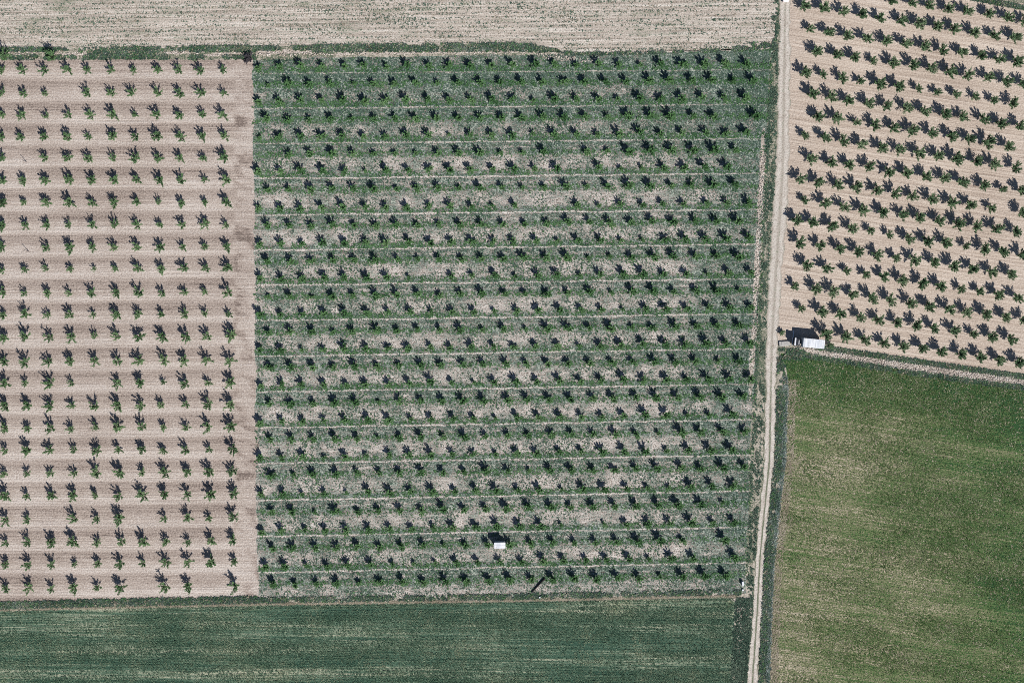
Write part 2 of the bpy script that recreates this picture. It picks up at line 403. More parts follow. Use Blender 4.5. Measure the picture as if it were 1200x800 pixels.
# --- meadow
M = Mat('meadow_ground'); o = M.coord(); big, mid, fine, st = soil_fields(M, o, RA * 1.0)
w1 = M.mapping(o, (.03, .22, 1), RA)
pat = M.add(M.math('MULTIPLY', M.math('SUBTRACT', M.noise(w1, 1.0, 4), .5), .9), M.math('MULTIPLY', big, .75))
sx, sy, sz = M.sep(o)
rel = M.add(sy, M.math('MULTIPLY', sx, RS))           # level along the stony strip
straw = M.math('MULTIPLY', M.lin(sx, 112, 76), M.lin(rel, 8, -6))
edge = M.add(M.math('MULTIPLY', straw, -.12), M.math('MULTIPLY', M.lin(rel, -12, 8), .5), M.math('MULTIPLY', M.lin(sx, 105, 146), .34))
dry = M.add(M.math('MULTIPLY', pat, -1.1), M.math('MULTIPLY', fine, 1.5), M.math('MULTIPLY', st, 1.5), M.math('MULTIPLY', mid, .5), M.math('MULTIPLY', edge, -1.0), .50)
ln = M.lin(M.noise(M.mapping(o, (.006, .42, 1), RA), 1.0, 2), .60, .66, 0, .2)
dry = M.add(dry, ln)
c = M.ramp(dry, [(0, (0.0304, 0.0818, 0.0289)), (0.22, (0.0758, 0.1431, 0.0435)), (0.48, (0.1448, 0.1772, 0.0796)), (0.75, (0.2344, 0.2249, 0.1303)), (1, (0.4688, 0.409, 0.3039))])
M.color(c); M.bump(M.add(st, M.math('MULTIPLY', fine, 1.3)), .25)
MAT_MEADOW = M.m
pts = [(float(DITCH_R(y)) - 1, y) for y in (1000, 800, 720, 660, 600, 540, 450, 430, 414)] + [(x, float(S_BOT(x))) for x in (960, 1005, 1080, 1140, 1200, 1500)] + [(1500, 1100), (860, 1100)]
structure(sheet('meadow', pts, .006, MAT_MEADOW, 1.0), 'mown meadow of mixed green and straw coloured grass beside the track', 'meadow')

# --- dirt track with two wheel lines
M = Mat('track_dirt'); o = M.coord(); uv = M.sep(M.coord('UV'))
big, mid, fine, st = soil_fields(M, o, 1.5)
lanes = M.ramp(M.add(uv[0], M.math('MULTIPLY', mid, .10)), [(0, .25), (.10, .62), (.2, .9), (.34, .88), (.46, .48), (.55, .42), (.66, .85), (.82, .95), (.92, .65), (1, .3)])
south = M.lin(uv[1], 0.50, .62)
gr = M.add(M.math('MULTIPLY', M.math('SUBTRACT', .62, lanes), M.lin(uv[1], .46, .74, .35, 2.2)), M.math('MULTIPLY', fine, 1.2), M.math('MULTIPLY', mid, .75), M.math('MULTIPLY', big, .3), .05)
soil = M.ramp(M.add(M.math('MULTIPLY', fine, 1.5), M.math('MULTIPLY', mid, 1.2), M.math('MULTIPLY', M.math('SUBTRACT', lanes, .6), .75), .52), [(0, (0.258, 0.2197, 0.1784)), (0.4, (0.3956, 0.3507, 0.2988)), (0.7, (0.4816, 0.4352, 0.3776)), (1, (0.5848, 0.5408, 0.4814))])
M.color(M.mix(M.lin(gr, .12, .40), soil, M.ramp(M.add(fine, .5), [(.2, (.07, .09, .055)), (.6, (.15, .17, .11)), (.9, (.30, .29, .22))]))); M.bump(fine, .1)
MAT_TRACK = M.m
ys = np.linspace(-320, 1050, 460); V = []; F = []; UV = []
for i, y in enumerate(ys):
    c, w = float(track_x(y)), float(track_w(y))
    e0 = (vnoise(np.array([y + 700.]), np.array([3.]), .23)[0] - .5) * 3 + (vnoise(np.array([y + 700.]), np.array([33.]), .05)[0] - .5) * 2.5; e1 = (vnoise(np.array([y + 700.]), np.array([91.]), .23)[0] - .5) * 3 + (vnoise(np.array([y + 700.]), np.array([133.]), .05)[0] - .5) * 3.5
    for k, x in enumerate((c - w / 2 + e0, c, c + w / 2 + e1)): V.append(W(x, y, .014)); UV.append((k / 2, y / 800))
    if i: a = (i - 1) * 3; F += [(a + 3, a + 4, a + 1, a), (a + 4, a + 5, a + 2, a + 1)]
me = mesh_np('dirt_track', V, F, [MAT_TRACK]); l = me.uv_layers.new(name='track')
l.data.foreach_set('uv', np.array(UV, np.float32)[np.array(F).ravel()].ravel())
structure(link('dirt_track', me), 'pale dirt track with two wheel ruts running between the fields', 'track')

# --- stony bank, bare pale streaks on the verge
M = Mat('stony_bank'); o = M.coord(); big, mid, fine, st = soil_fields(M, o, RA)
f = M.add(M.math('MULTIPLY', fine, 1.9), M.math('MULTIPLY', mid, .8), .55)
M.color(M.ramp(f, [(0, (.13, .11, .085)), (.3, (.33, .275, .22)), (.6, (.50, .435, .37)), (1, (.68, .62, .56))])); M.bump(fine, .3)
MAT_BANK = M.m
pts = [(x, float(S_TOP(x))) for x in (930, 960, 1005, 1080, 1140, 1200, 1500)] + [(x, float(S_BOT(x)) + .6) for x in (1500, 1200, 1140, 1080, 1005, 960, 930)]
structure(sheet('stony_strip', pts, .010, MAT_BANK, 1.6), 'strip of pale broken stones between meadow and right orchard', 'stony strip')
for a, b, y0, y1, w in ((0, 55, 60.5, 61.5, 2.4), (62, 135, 63, 66, 2.6), (186, 262, 63, 58.5, 4.0), (225, 285, 66.5, 61.5, 3.0), (300, 372, 61.5, 59.8, 5), (388, 640, 64.2, 60.5, 2.6), (645, 900, 62.5, 57.5, 2.4)):
    xs = np.linspace(a, b, 14)
    up = [(float(x), float(y0 + (y1 - y0) * (x - a) / (b - a)) - w / 2 * (0.35 + .65 * math.sin(math.pi * (.08 + .84 * (x - a) / (b - a))))) for x in xs]
    dn = [(x, 2 * float(y0 + (y1 - y0) * (x - a) / (b - a)) - y) for x, y in up][::-1]
    structure(sheet('bare_earth', up + dn, .012, MAT_BANK, 1.5, 3.0), 'bare pale earth showing along the verge above the orchards', 'bare earth')['group'] = 'bare earth on the verge'

for a, b in ((150, 262), (268, 372), (380, 470)):        # pale trodden strip along the track side of the centre orchard
    ys_ = np.linspace(a, b, 18); t_ = np.sin(np.pi * np.linspace(.06, .94, 18))
    lf = [(float(C_RIGHT(y)) - .4 - 2.2 * t, float(y)) for y, t in zip(ys_, t_)]
    rt = [(float(C_RIGHT(y)) + .6 + 2.6 * t, float(y)) for y, t in zip(ys_, t_)][::-1]
    structure(sheet('bare_earth', lf + rt, .012, MAT_BANK, 2.2, 2.0), 'pale trodden earth along the track side of the weedy orchard', 'bare earth')['group'] = 'bare earth beside the weedy orchard'

# ------------------------------------------------------------------ foliage materials
G_BLUE = leaf_mat('blue_green_grass', [(0, (0.0368, 0.0825, 0.0585)), (0.4, (0.0782, 0.1406, 0.099)), (0.75, (0.1472, 0.2134, 0.153)), (1, (0.276, 0.3201, 0.234))])
G_FRESH = leaf_mat('fresh_weeds', [(0, (0.0368, 0.1008, 0.0374)), (0.4, (0.0735, 0.1736, 0.0673)), (0.75, (0.1208, 0.2352, 0.0972)), (1, (0.2205, 0.3024, 0.1644))])
G_CROP = leaf_mat('cereal_leaf', [(0, (0.039, 0.0957, 0.0606)), (0.4, (0.0887, 0.1701, 0.1074)), (0.75, (0.1952, 0.2704, 0.1721)), (1, (0.4259, 0.4326, 0.2891))])
G_DARK = leaf_mat('rank_grass', [(0, (.03, .055, .045)), (.45, (.065, .105, .085)), (.8, (.14, .19, .155)), (1, (.30, .33, .29))])
G_MEADOW = leaf_mat('meadow_leaf', [(0, (0.0452, 0.1077, 0.0295)), (0.35, (0.0904, 0.1712, 0.0497)), (0.65, (0.1695, 0.2093, 0.0947)), (1, (0.3842, 0.3931, 0.2485))])
G_DRY = leaf_mat('dry_grass', [(0, (0.208, 0.1755, 0.116)), (0.5, (0.39, 0.3375, 0.2465)), (1, (0.598, 0.54, 0.435))])
G_REED = leaf_mat('reed_leaf', [(0, (0.0776, 0.1271, 0.11)), (0.5, (0.2018, 0.2616, 0.2338)), (1, (0.5589, 0.6129, 0.5637))])
L_YOUNG = leaf_mat('young_leaf', [(0, (0.0535, 0.1078, 0.0465)), (0.4, (0.1036, 0.1907, 0.0827)), (0.75, (0.1607, 0.2654, 0.1161)), (1, (0.2679, 0.3483, 0.1807))], .22)
L_BUSHY = leaf_mat('bushy_leaf', [(0, (0.0453, 0.0958, 0.05)), (0.4, (0.0904, 0.1595, 0.0776)), (0.75, (0.1538, 0.2392, 0.1165)), (1, (0.2712, 0.3189, 0.2081))], .22)
L_SMALL = leaf_mat('small_tree_leaf', [(0, (0.0438, 0.1209, 0.0461)), (0.4, (0.0878, 0.1953, 0.0737)), (0.75, (0.1404, 0.2696, 0.1036)), (1, (0.2282, 0.3439, 0.1612))], .2)
BARK = plain('bark', (.12, .095, .075), .9, .3, scale=6)
TWIG = plain('bare_twigs', (.09, .075, .08), .9, .3, scale=6)

# ------------------------------------------------------------------ ground cover
def scatter(n, x0, x1, y0, y1): return rng.uniform(x0, x1, n), rng.uniform(y0, y1, n)

# centre weeds
px, py = scatter(620000, 290, 906, 52, 704)
ok = (px > C_LEFT(py) - 5 + 9 * fbm(px, py, .2) + 4 * (rng.random(len(px)) ** 2)) & (px < C_RIGHT(py) + 8) & (py > C_TOP(px)) & (py < C_BOT(px))
px, py = px[ok], py[ok]
ri = crow_i(px, py)
ph = (ri / 2 + (fbm(px, py, .12) - .5) * .03) % 1.0
dens = np.interp(ph, [p for p, _ in DENS], [d for _, d in DENS])
wx, wy = (px - 600) * S, (400 - py) * S
dens = dens + np.clip((wy - 42) / 42, 0, 1) * .34 + np.clip((wx - 40) / 28, 0, 1) * .22 + (fbm(px, py, .025) - .5) * 1.2 + (fbm(px, py, .16) - .5) * .8 - .1
dens = dens - .55 * (np.abs(px - C_RIGHT(py) - .5) < 3.5) * (py > 140) * (py < 480)
keep = rng.random(len(px)) < np.clip(dens, .05, 1) * .38
px, py, ph, dens = px[keep], py[keep], ph[keep], dens[keep]
fresh = ((((ph > .15) & (ph < .31)) | ((ph > .58) & (ph < .76))) & (rng.random(len(px)) < .62)) | (rng.random(len(px)) < .06)
a = tufts(px[~fresh], py[~fresh], rng.uniform(.16, .38, (~fresh).sum()), rng.uniform(.08, .26, (~fresh).sum()), 4, .38)
b = tufts(px[fresh], py[fresh], rng.uniform(.2, .46, fresh.sum()), rng.uniform(.12, .4, fresh.sum()), 5, .40)
stuff('weeds', [(*a, G_BLUE), (*b, G_FRESH)], 'low blue-green weeds growing in strips between the orchard trees', 'weeds')

# stubble weeds
px, py = scatter(90000, -25, 915, -25, 62); ok = py < V_TOP(px)
px, py = px[ok], py[ok]
d = (fbm(px * .35, py * 2.2, .06) - .5) * 2.2 + (np.sin(py * 1.15 + px * .014 + 1.5 * fbm(px, py, .02)) * .5) + .25
keep = rng.random(len(px)) < np.clip(d, .05, 1) * .42; px, py = px[keep], py[keep]
t = tufts(px, py, rng.uniform(.14, .34, len(px)), rng.uniform(.08, .28, len(px)), 4, .35)
k = rng.random(len(px)) < .75
ta = tufts(px[k], py[k], rng.uniform(.14, .34, k.sum()), rng.uniform(.08, .28, k.sum()), 4, .35)
tb = tufts(px[~k], py[~k], rng.uniform(.14, .34, (~k).sum()), rng.uniform(.08, .28, (~k).sum()), 4, .35)
stuff('stubble', [(*ta, G_BLUE), (*tb, G_DRY)], 'thin weeds and straw scattered over the pale stubble field', 'stubble')

# crop leaves in drill rows
px, py = scatter(150000, -25, 866, 694, 825)
ok = (py > PALE(px) + 1.5) & (px < XI(py, [700, 740, 825], [860, 858, 854])); px, py = px[ok], py[ok]
row = np.sin((py + px * .016) * 2.1) * .35 + (fbm(px * .2, py * 1.8, .05) - .5) * 1.6 + .55
rut = np.abs(py - (PALE(px) + 8.2 - np.clip(px, 0, 900) * .0012)) < .8
keep = (rng.random(len(px)) < np.clip(row, .12, 1)) & ~rut; px, py = px[keep], py[keep]
t = tufts(px, py, rng.uniform(.16, .34, len(px)), rng.uniform(.2, .45, len(px)), 4, .3)
stuff('crop', [(*t, G_CROP)], 'dense dark green cereal leaves of the field below the orchards', 'crop')

# meadow grass
px, py = scatter(190000, 890, 1225, 405, 825)
ok = (py > np.where(px < 940, 418, S_BOT(px))) & (px > DITCH_R(np.maximum(py, 410)) + 1); px, py = px[ok], py[ok]
d = (fbm(px * .5, (py - RS * px) * 1.4, .03) - .5) * 1.8 + np.clip((480 - (py - RS * (px - 940))) / 60, 0, 1) * .5 + np.clip((px - 1050) / 150, 0, 1) * .2 + .35
keep = rng.random(len(px)) < np.clip(d, .12, 1) * .75; px, py, d = px[keep], py[keep], d[keep]
dry = (rng.random(len(px)) < .14 + .12 * np.clip((1010 - px) / 90, 0, 1) * (py - RS * (px - 940) > 450)) | ((px - DITCH_R(np.maximum(py, 410)) < 14) & (rng.random(len(px)) < .3) & (py > 445))
ta = tufts(px[~dry], py[~dry], rng.uniform(.16, .36, (~dry).sum()), rng.uniform(.1, .34, (~dry).sum()), 4, .3)
tb = tufts(px[dry], py[dry], rng.uniform(.16, .36, dry.sum()), rng.uniform(.06, .2, dry.sum()), 4, .3)
stuff('meadow_grass', [(*ta, G_MEADOW), (*tb, G_DRY)], 'short green and straw coloured grass covering the meadow', 'grass')

# rank grass on verges: between two curves
def band_pts(n, x0, x1, lo, hi, gapf=0.0, f=.06):
    x = rng.uniform(x0, x1, n); y = lo(x) + (hi(x) - lo(x)) * rng.random(n)
    y = y + rng.normal(0, .6, n)
    k = fbm(x, y * 2.5, f) * .6 + fbm(x, y, f * 5) * .4 > gapf
    return x[k], y[k]
def band_pts_y(n, y0, y1, lo, hi, gapf=0.0, f=.06):
    y = rng.uniform(y0, y1, n); x = lo(y) + (hi(y) - lo(y)) * rng.random(n)
    x = x + rng.normal(0, .6, n)
    k = fbm(x * 2.5, y, f) * .6 + fbm(x, y, f * 5) * .4 > gapf
    return x[k], y[k]
pa = [band_pts(6000, -25, 300, lambda x: 66.2 + 0 * x, lambda x: 69.3 + 0 * x, .50), band_pts(3200, -25, 300, lambda x: V_TOP(x) - 1.2, lambda x: V_TOP(x) + 3.5, .52),
      band_pts(2600, 103, 196, lambda x: 57.5 + 7 * ((x - 149) / 46) ** 4, lambda x: 68.8 + 0 * x, .40), band_pts(2600, 222, 300, lambda x: 55.5 + 0 * x, lambda x: 60.5 + 0 * x, .35),
      band_pts(8500, 366, 655, lambda x: V_TOP(x) - .4, lambda x: np.minimum(V_TOP(x) + 8.5, 60.5), .42), band_pts(1500, 300, 372, lambda x: 55 + 0 * x, lambda x: 58.5 + 0 * x, .42),
      band_pts(1600, 640, 880, lambda x: V_TOP(x) + .5, lambda x: V_TOP(x) + 3, .45), band_pts(520, 864, 912, lambda x: 47 + (912 - x) * .12, lambda x: 57.5 + 0 * x, .46),
      band_pts(5600, -25, 302, lambda x: L_BOT(x) - .5, lambda x: PALE(x) - 1.6, .36), band_pts(7500, 302, 868, lambda x: PALE(x) - 7.5, lambda x: PALE(x) - 2.2, .46),
      band_pts(2600, -25, 302, lambda x: PALE(x) - 6, lambda x: PALE(x) - 3, .1),
      band_pts_y(7000, 418, 825, DITCH_L, lambda y: DITCH_R(y) - 3, .38), band_pts(5200, 955, 1225, lambda x: S_TOP(x) - 4.2, lambda x: S_TOP(x) + .3, .2),
      band_pts(5000, 940, 1225, lambda x: S_BOT(x) - .2, lambda x: S_BOT(x) + 4.5, .35), band_pts(1500, 1130, 1215, lambda x: (x - 1140) * .18 - 3.5, lambda x: (x - 1140) * .18 + .5, .25),
      band_pts(1000, 913, 942, lambda x: 409 + 0 * x, lambda x: 421 + 0 * x, .42)]
X = np.concatenate([p[0] for p in pa]); Y = np.concatenate([p[1] for p in pa])
k = rng.random(len(X)); sz = rng.uniform(.22, .55, len(X))
ta = tufts(X[k < .66], Y[k < .66], sz[k < .66], sz[k < .66] * .75, 5, .32)
tb = tufts(X[(k >= .66) & (k < .92)], Y[(k >= .66) & (k < .92)], sz[(k >= .66) & (k < .92)], sz[(k >= .66) & (k < .92)] * .8, 5, .32)
tc = tufts(X[k >= .92], Y[k >= .92], sz[k >= .92] * .9, sz[k >= .92], 5, .3)
# verge between centre orchard and track; reeds in the ditch
xv, yv = band_pts_y(9000, -25, 825, lambda y: np.where(y < 60, track_x(y) - 14, np.minimum(C_RIGHT(y) + 5, track_x(y) - 9)), lambda y: track_x(y) - track_w(y) / 2 - .3, .50, .09)
td = tufts(xv, yv, rng.uniform(.18, .42, len(xv)), rng.uniform(.15, .5, len(xv)), 5, .34)
xr, yr = band_pts_y(1700, 440, 825, lambda y: DITCH_R(y) - 6, lambda y: DITCH_R(y) - 1.5, .25)
te = tufts(xr, yr, rng.uniform(.25, .5, len(xr)), rng.uniform(.2, .45, len(xr)), 5, .26)
xd, yd = band_pts(5200, -25, 866, lambda x: PALE(x) - 1.5, lambda x: PALE(x) + .5, .28)
xe, ye = band_pts_y(2000, 445, 825, lambda y: DITCH_R(y) - 1, lambda y: DITCH_R(y) + 8, .3)
tf = tufts(np.concatenate([xd, xe]), np.concatenate([yd, ye]), .3, .22, 5, .3)
# rough corner between crop and track
xc, yc = band_pts_y(3000, 700, 825, lambda y: XI(y, [700, 740, 825], [863, 859, 855]), lambda y: track_x(y) - track_w(y) / 2, .36, .1)
tg = tufts(xc, yc, rng.uniform(.2, .45, len(xc)), rng.uniform(.2, .5, len(xc)), 5, .34)
stuff('verge_grass', [(*ta, G_DARK), (*tb, G_FRESH), (*tc, G_DRY), (*td, G_BLUE), (*te, G_REED), (*tf, G_DRY), (*tg, G_BLUE)], 'rank dark grass and reeds along verges, ditch and track sides', 'grass')

# broken stones
def stones(px, py, r):
    n = len(px); ico = [(0, 0, 1), (.9, 0, .25), (.28, .86, .25), (-.73, .53, .25), (-.73, -.53, .25), (.28, -.86, .25)]
    T = np.array(ico, np.float32); T = np.concatenate([T, T[1:] * [1.08, 1.08, -1.2]])
    V = T[None] * rng.uniform(.6, 1.25, (n, len(T), 1)) * np.asarray(r)[:, None, None] * rng.uniform(.6, 1.3, (n, 1, 3))
    V[..., 2] *= .7
    V[..., 0] += ((px - 600) * S)[:, None]; V[..., 1] += ((400 - py) * S)[:, None]; V[..., 2] += .02 + np.asarray(r)[:, None] * .2
    F = []
    for i in range(5):
        j = (i + 1) % 5
        F += [(0, 1 + i, 1 + j), (1 + i, 6 + i, 6 + j), (1 + i, 6 + j, 1 + j)]
    F = (np.array(F)[None] + (np.arange(n) * len(T))[:, None, None]).reshape(-1, 3)
    return V.reshape(-1, 3).astype(np.float32), F
MAT_STONE = leaf_mat('pale_stone', [(0, (.24, .20, .165)), (.5, (.44, .385, .33)), (1, (.68, .64, .59))], 0.02)
q = [band_pts(3600, 936, 1225, S_TOP, S_BOT, .2), band_pts(500, -10, 290, lambda x: 60 + 0 * x, lambda x: 66 + 0 * x, .5), band_pts(900, 300, 700, lambda x: V_TOP(x) + 5, lambda x: V_TOP(x) + 11, .45),
     band_pts_y(420, 180, 400, lambda y: C_RIGHT(y) - 2, lambda y: C_RIGHT(y) + 5, .35), band_pts_y(120, 710, 760, lambda y: 863 + 0 * y, lambda y: 870 + 0 * y, .4)]
X = np.concatenate([p[0] for p in q]); Y = np.concatenate([p[1] for p in q])
V, F = stones(X, Y, rng.uniform(.10, .30, len(X)))
stuff('rubble', [(V, F, MAT_STONE)], 'pale broken stones strewn along the strip and the verges', 'rubble')

# ------------------------------------------------------------------ trees
def tube(P, R, seg=5):
    P = np.array(P); V = []; F = []
    for i, (p, r) in enumerate(zip(P, R)):
        d = P[min(i + 1, len(P) - 1)] - P[max(i - 1, 0)]; d = d / (np.linalg.norm(d) + 1e-9)
        a = np.cross(d, [0.3, .9, .1]); a /= np.linalg.norm(a) + 1e-9; b = np.cross(d, a)
        for k in range(seg):
            t = 6.2832 * k / seg; V.append(p + r * (a * math.cos(t) + b * math.sin(t)))
    for i in range(len(P) - 1):
        for k in range(seg):
            j = (k + 1) % seg; F.append((i * seg + k, i * seg + j, (i + 1) * seg + j, (i + 1) * seg + k))
    return np.array(V), np.array(F)

def leaves(C, D, ln, wd, r):
    """one leaf-shaped face at each point C, pointing roughly along D"""
    n = len(C); D = D + r.normal(0, .75, (n, 3)); D[:, 2] = D[:, 2] * .6; D /= np.linalg.norm(D, axis=1)[:, None]
    N = r.normal(0, .55, (n, 3)) + [0, 0, 1.0]; B = np.cross(N, D); B /= np.linalg.norm(B, axis=1)[:, None] + 1e-9
    L = (ln * r.uniform(.7, 1.3, n))[:, None]; Wd = (wd * r.uniform(.7, 1.3, n))[:, None]
    V = np.stack([C - D * L * .5, C + B * Wd * .5, C + D * L * .5, C - B * Wd * .5], 1).reshape(-1, 3)
    return V, np.arange(n * 4).reshape(n, 4)

def make_tree(kind, seed):
    r = np.random.default_rng(seed)
    if kind == 'young':   h0, nl, (la, lb), (ia, ib), nleaf, ln, wd, jit = r.uniform(.7, .95), r.integers(8, 13), (1.3, 2.15), (14, 68), 120, .27, .135, .16
    elif kind == 'bushy': h0, nl, (la, lb), (ia, ib), nleaf, ln, wd, jit = r.uniform(.9, 1.2), r.integers(13, 18), (1.75, 2.4), (8, 72), 125, .28, .15, .27
    else:                 h0, nl, (la, lb), (ia, ib), nleaf, ln, wd, jit = r.uniform(.75, .95), r.integers(13, 18), (1.0, 1.6), (5, 74), 78, .26, .14, .2
    Vt, Ft = tube([(0, 0, -.05), (r.normal(0, .03), r.normal(0, .03), h0 * .6), (r.normal(0, .05), r.normal(0, .05), h0)], [.085, .07, .06], 6)
    LV, LF = [], []; nv = 0
    az0 = r.random() * 6.28
    for k in range(nl):
        az = az0 + k * 2.399963 + r.normal(0, .25)
        inc = math.radians(ia + (ib - ia) * ((k + .5) / nl) ** .7 + r.normal(0, 5)); L = r.uniform(la, lb) * (1.0 - .12 * (k / nl))
        d0 = np.array([math.cos(az) * math.sin(inc), math.sin(az) * math.sin(inc), math.cos(inc)])
        p = np.array([0, 0, h0 * r.uniform(.82, 1.0)]); P = [p]
        d = d0.copy()
        for s in range(4):
            d = d + r.normal(0, .10, 3) + [0, 0, .07 if kind != 'small' else .02]; d /= np.linalg.norm(d)
            p = p + d * L / 4; P.append(p)
        tv, tf = tube(P, [.04, .032, .024, .016, .008], 4)
        Ft = np.concatenate([Ft, tf + len(Vt)]); Vt = np.concatenate([Vt, tv])
        P = np.array(P); n = int(nleaf * L / lb)
        t = r.uniform(.22 if kind == 'young' else .12, 1.03, n) ** .85 * 4
        i = np.minimum(t.astype(int), 3); f = (t - i)[:, None]
        C = P[i] * (1 - f) + P[i + 1] * f
        side = r.normal(0, 1, (n, 3)); side /= np.linalg.norm(side, axis=1)[:, None]
        wdt = jit * (1.5 - (t / 4))[:, None] if kind != 'young' else jit * np.ones((n, 1))
        C = C + side * wdt * r.uniform(.4, 1.5, (n, 1))
        # side shoots give the bushier kinds their ragged outline
        if kind != 'small':
            ns = 5; sp = r.uniform(1.0, 3.8, ns); sd = r.normal(0, 1, (ns, 3)) * [1, 1, .5] + d0 * .6; sd /= np.linalg.norm(sd, axis=1)[:, None]; sl = r.uniform(.25, .75 if kind == 'bushy' else .55, ns)
            q = np.nonzero(r.random(n) < (.3 if kind == 'bushy' else .45))[0]; w_ = r.integers(0, ns, len(q)); ii = np.minimum(sp.astype(int), 3); ff = (sp - ii)[:, None]
            root = P[ii] * (1 - ff) + P[ii + 1] * ff
            C[q] = root[w_] + sd[w_] * (sl[w_] * r.uniform(.2, 1.05, len(q)))[:, None] + r.normal(0, .05, (len(q), 3))
        v, fc = leaves(C, np.repeat((P[-1] - P[0])[None] / L, n, 0) + side * .8, ln, wd, r)
        LV.append(v); LF.append(fc + nv); nv += len(v)
    return Vt, Ft, np.concatenate(LV), np.concatenate(LF)

ORD = 'zeroth first second third fourth fifth sixth seventh eighth ninth tenth eleventh twelfth thirteenth fourteenth fifteenth sixteenth seventeenth eighteenth nineteenth twentieth'.split()
ORD += ['twenty-' + x for x in ORD[1:10]] + ['thirtieth']

YOUNG = [make_tree('young', 100 + i) for i in range(12)]
BUSHY = [make_tree('bushy', 200 + i) for i in range(12)]
SMALL = [make_tree('small', 300 + i) for i in range(10)]
def mesh_pair(T, mat, nm):
    return (mesh_np(nm + '_trunk', T[0], T[1], [BARK]), mesh_np(nm + '_crown', T[2], T[3], [mat]))
YM = [mesh_pair(t, L_YOUNG, 'young_tree') for t in YOUNG]
BM_ = [mesh_pair(t, L_BUSHY, 'bushy_tree') for t in BUSHY]
def one_mesh(T, nm):
    F = np.concatenate([T[1], T[3] + len(T[0])]); V = np.concatenate([T[0], T[2]])
    return mesh_np(nm, V, F, [BARK, L_SMALL], np.r_[np.zeros(len(T[1])), np.ones(len(T[3]))])
SM = [one_mesh(t, 'small_tree') for t in SMALL]

def tree(name, pair, loc, s, label, group, squash=1.0):
    e = empty(name, (loc[0], loc[1], 0), random.random() * 6.28)
    e.scale = (s, s, s * squash)
    tag(e, label, 'tree', group)
    link('trunk', pair[0], e); link('crown', pair[1], e)
    return e

# left orchard
for ri_, (ry, txt) in enumerate(LROW):
    items = txt.split(); live = [t for t in items if t[-1] != 'd']
    n = len(live); seen = 0
    for t in items:
        c = t[-1] if t[-1] in 'sbtd' else ''
        x = float(t.rstrip('sbtd')) / 4; y = ry - (x - 150) * .010 * (ry / 690) + random.uniform(-.8, .8)
        if c == 'd':
            X, Y = base_of(x + 2, y + 3, .5)
            e = empty('bare_sapling', (X, Y, 0)); r = np.random.default_rng(int(x * 7 + ry))
            Vv, Ff = tube([(0, 0, -.03), (-.12, .08, .7), (-.3, .16, 1.5), (-.4, .3, 2.1)], [.1, .08, .06, .03], 6)
            link('stem', mesh_np('stem', Vv, Ff, [TWIG]), e)
            for q in range(3):
                z0 = .9 + .4 * q; aq = r.random() * 6.28
                Vv, Ff = tube([(-.15 - .1 * q, .1 + .05 * q, z0), (-.15 - .1 * q + .4 * math.cos(aq), .1 + .4 * math.sin(aq), z0 + .4)], [.03, .012], 4)
                link('twig', mesh_np('twig', Vv, Ff, [TWIG]), e)
            tag(e, 'bare leafless sapling in the %s row below the grassy verge' % ORD[ri_ + 1], 'sapling')
            continue
        seen += 1
        s = {'s': random.uniform(.72, .82), 'b': random.uniform(1.06, 1.14), 't': .58, '': random.uniform(.92, 1.05)}[c]
        s *= 1.06 + .08 * (ry > 390)
        loc = base_of(x, y, 1.7 * s)
        adj = {'s': 'thin', 'b': 'full', 't': 'stunted', '': 'leafy'}[c]
        tree('young_tree', YM[random.randrange(len(YM))], loc, s,
             '%s young tree, %s from the bare headland in the %s row below the verge' % (adj, ORD[n - seen + 1], ORD[ri_ + 1]), 'young trees on the ploughed field', 1.06)

# right orchard
for ri_, txt in enumerate(RROW):
    for k, t in enumerate(txt.split()):
        c = t[-1] if t[-1] in 'sb' else ''
        a, b = t.rstrip('sb').split(','); x, y = 900 + float(a) / 4, float(b) / 4
        s = {'s': random.uniform(.76, .86), 'b': random.uniform(1.2, 1.28), '': random.uniform(1.0, 1.14)}[c]
        loc = base_of(x, y, 2.1 * s)
        adj = {'s': 'smaller bushy', 'b': 'large bushy', '': 'bushy green'}[c]
        if ri_ == 0: lab = '%s tree, %s one in view along the topmost slanting row' % (adj, ORD[k + 1])
        else: lab = '%s tree, %s along from the track in the %s row above the stony strip' % (adj, ORD[k + 1], ORD[17 - ri_])
        tree('bushy_tree', BM_[random.randrange(len(BM_))], loc, s, lab, 'bushy trees on the harrowed field')

